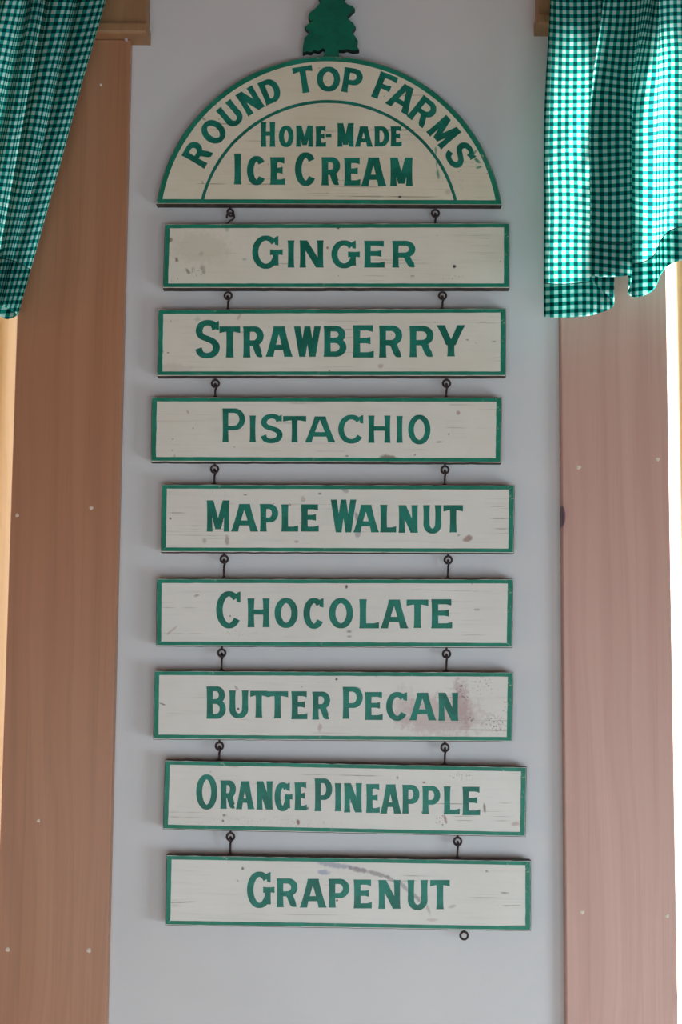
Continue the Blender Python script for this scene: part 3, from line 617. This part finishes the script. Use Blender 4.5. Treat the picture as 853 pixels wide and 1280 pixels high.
for g, (xl, xr) in enumerate(HOOKS):
    up, uorg, ub = roots[g][:3]; lo, lorg, _, lq = roots[g+1]
    for side, x in enumerate((xl, xr)):
        turned = (g == 0 and side == 0)
        c = screw_eye(x+(2 if turned else 0), yedge(ub[0], ub[1], x), uorg, up, 'd' if turned else 'xz')
        screw_hook(x-(3 if turned else 0.5), yedge(lq[0], lq[1], x), lorg, lo, c, 'xz' if turned else 'yz', 0.0055 if turned else 0.004)
t, o_, qb = roots[-1][:3]
screw_eye(581, yedge(qb[0], qb[1], 581), o_, t, 'xz', 0.0052)

# ------------------------------------------------------------------ gingham curtains
def curtain(name, label, ctl, top_y, period, shape, hem_px, wr, seed, side=False):
    """ctl rows: (x_top, d_top, x_bottom, d_bottom, hem_y) across the cloth, measured on the photo"""
    pts = smoothpts(ctl, 14); nu = len(pts); nv = 130; vs = []; uv = []; us = [0.0]
    for k in range(1, nu):
        a, b = at(pts[k-1][2], 380, pts[k-1][3]), at(pts[k][2], 380, pts[k][3]); a.z = b.z = 0
        c, d = at(pts[k-1][0], 20, pts[k-1][1]), at(pts[k][0], 20, pts[k][1]); c.z = d.z = 0
        us.append(us[-1]+0.5*((b-a).length+(d-c).length))
    cen = at(pts[nu//2][0], top_y, 0.09)
    def P(k, t, push=0.0):
        xt, dt, xb, db, hy = pts[k]; s = shape(t)
        y = top_y+(hy-top_y)*t; x = xt+(xb-xt)*s; d = dt+(db-dt)*(t**0.8)
        q = Vector((us[k]*14+seed, t*2.2, seed)); d += wr*(noise.noise(q)+0.5*noise.noise(q*2.3)) + 0.45*wr*noise.noise(Vector((us[k]*45+t*8, t*12, seed)))
        x += 1.2*noise.noise(Vector((us[k]*9, t*4, seed+5)))
        return at(x, y, max(0.03, d-push)) - cen
    def sheet(nm, t0f, push, parent):
        vs, uvs, fs = [], [], []; rows = nv if t0f is None else 14
        for k in range(nu):
            for r in range(rows+1):
                t = r/rows if t0f is None else t0f(k)+(1-t0f(k))*r/rows
                p = P(k, t, push); vs.append(p); hy = pts[k][4]
                uvs.append((us[k]+0.0016*noise.noise(Vector((us[k]*11, t*5, seed))), (top_y+(hy-top_y)*t)*0.00113+0.006*noise.noise(Vector((us[k]*13, t*3.5, seed+9)))))
        for k in range(nu-1):
            for r in range(rows): a = k*(rows+1)+r; fs.append((a, a+1, a+rows+2, a+rows+1))
        me = bpy.data.meshes.new(nm); me.from_pydata([tuple(v) for v in vs], [], fs); me.materials.append(mats)
        me.polygons.foreach_set('use_smooth', [True]*len(fs)); L = me.uv_layers.new(name='UVMap')
        for lp in me.loops: L.data[lp.index].uv = uvs[lp.vertex_index]
        o = bpy.data.objects.new(nm, me); link(o, parent); return o
    mats = mat_gingham(name+'_gingham', period)
    root = thing('gingham_curtain', label, 'curtain', cen)
    sheet('cloth', None, 0.0, root)
    sheet('hem', lambda k: 1-hem_px/(pts[k][4]-top_y), 0.0025, root)
    if side:                                 # doubled edge down the side
        n_all = nu; nu = next(k for k in range(nu) if us[k] > 0.010); sheet('side_hem', lambda k: 0.0, 0.0022, root); nu = n_all
    # stitched line along the top of the hem
    m = MB(); m.tube([P(k, 1-hem_px/(pts[k][4]-top_y), -0.0006) for k in range(0, nu, 2)], 0.0006, 5); m.build('hem_stitching', M_STITCH, root)
    return root
M_STITCH = mat_plain('dark_green_thread', (0.01, 0.05, 0.05), 0.8)
ss = lambda t: t*t*(3-2*t)
curtain('right', 'green and white gingham curtain with stepped hem beside the right window', [
    (690, .085, 680, .095, 396), (700, .095, 697, .110, 397), (722, .110, 722, .115, 396), (745, .105, 747, .108, 392), (763, .085, 768, .096, 379),
    (759, .098, 738, .140, 348), (772, .118, 755, .155, 346), (786, .112, 772, .158, 346), (800, .120, 790, .138, 346), (818, .105, 786, .092, 367), (822, .085, 800, .075, 371),
    (826, .078, 818, .085, 362), (823, .095, 827, .112, 343), (836, .112, 838, .128, 331), (852, .115, 856, .135, 326), (876, .10, 880, .11, 335), (905, .085, 910, .09, 352),
    (935, .11, 940, .12, 345), (965, .09, 970, .095, 356), (1000, .105, 1005, .11, 350)], -62, 0.0110, lambda t: ss(min(1, t*1.9)), 42, 0.007, 3.0, True)
curtain('left', 'green and white gingham curtain slanting down across the left window', [
    (126, .048, -4, .040, 393), (132, .050, 9, .042, 399), (139, .056, 22.5, .055, 394), (137, .070, 21, .078, 392), (129, .084, 14, .090, 388), (118, .096, 8, .100, 385), (107, .088, 3, .098, 382), (102, .062, 5, .072, 382),
    (96, .084, 0, .088, 381), (80, .100, -5, .105, 380), (67, .090, -9, .098, 379), (61, .062, -12, .070, 379), (55, .085, -20, .088, 378), (47, .092, -30, .095, 376),
    (41, .064, -46, .062, 372), (33, .092, -58, .090, 370), (14, .106, -76, .106, 366), (0, .076, -94, .07, 360), (-14, .085, -110, .08, 352), (-36, .105, -132, .11, 345),
    (-60, .08, -152, .08, 336), (-90, .105, -176, .11, 322), (-120, .08, -200, .08, 305)], -62, 0.0110, lambda t: max(0, (t-0.08))/0.92, 56, 0.004, 11.0)
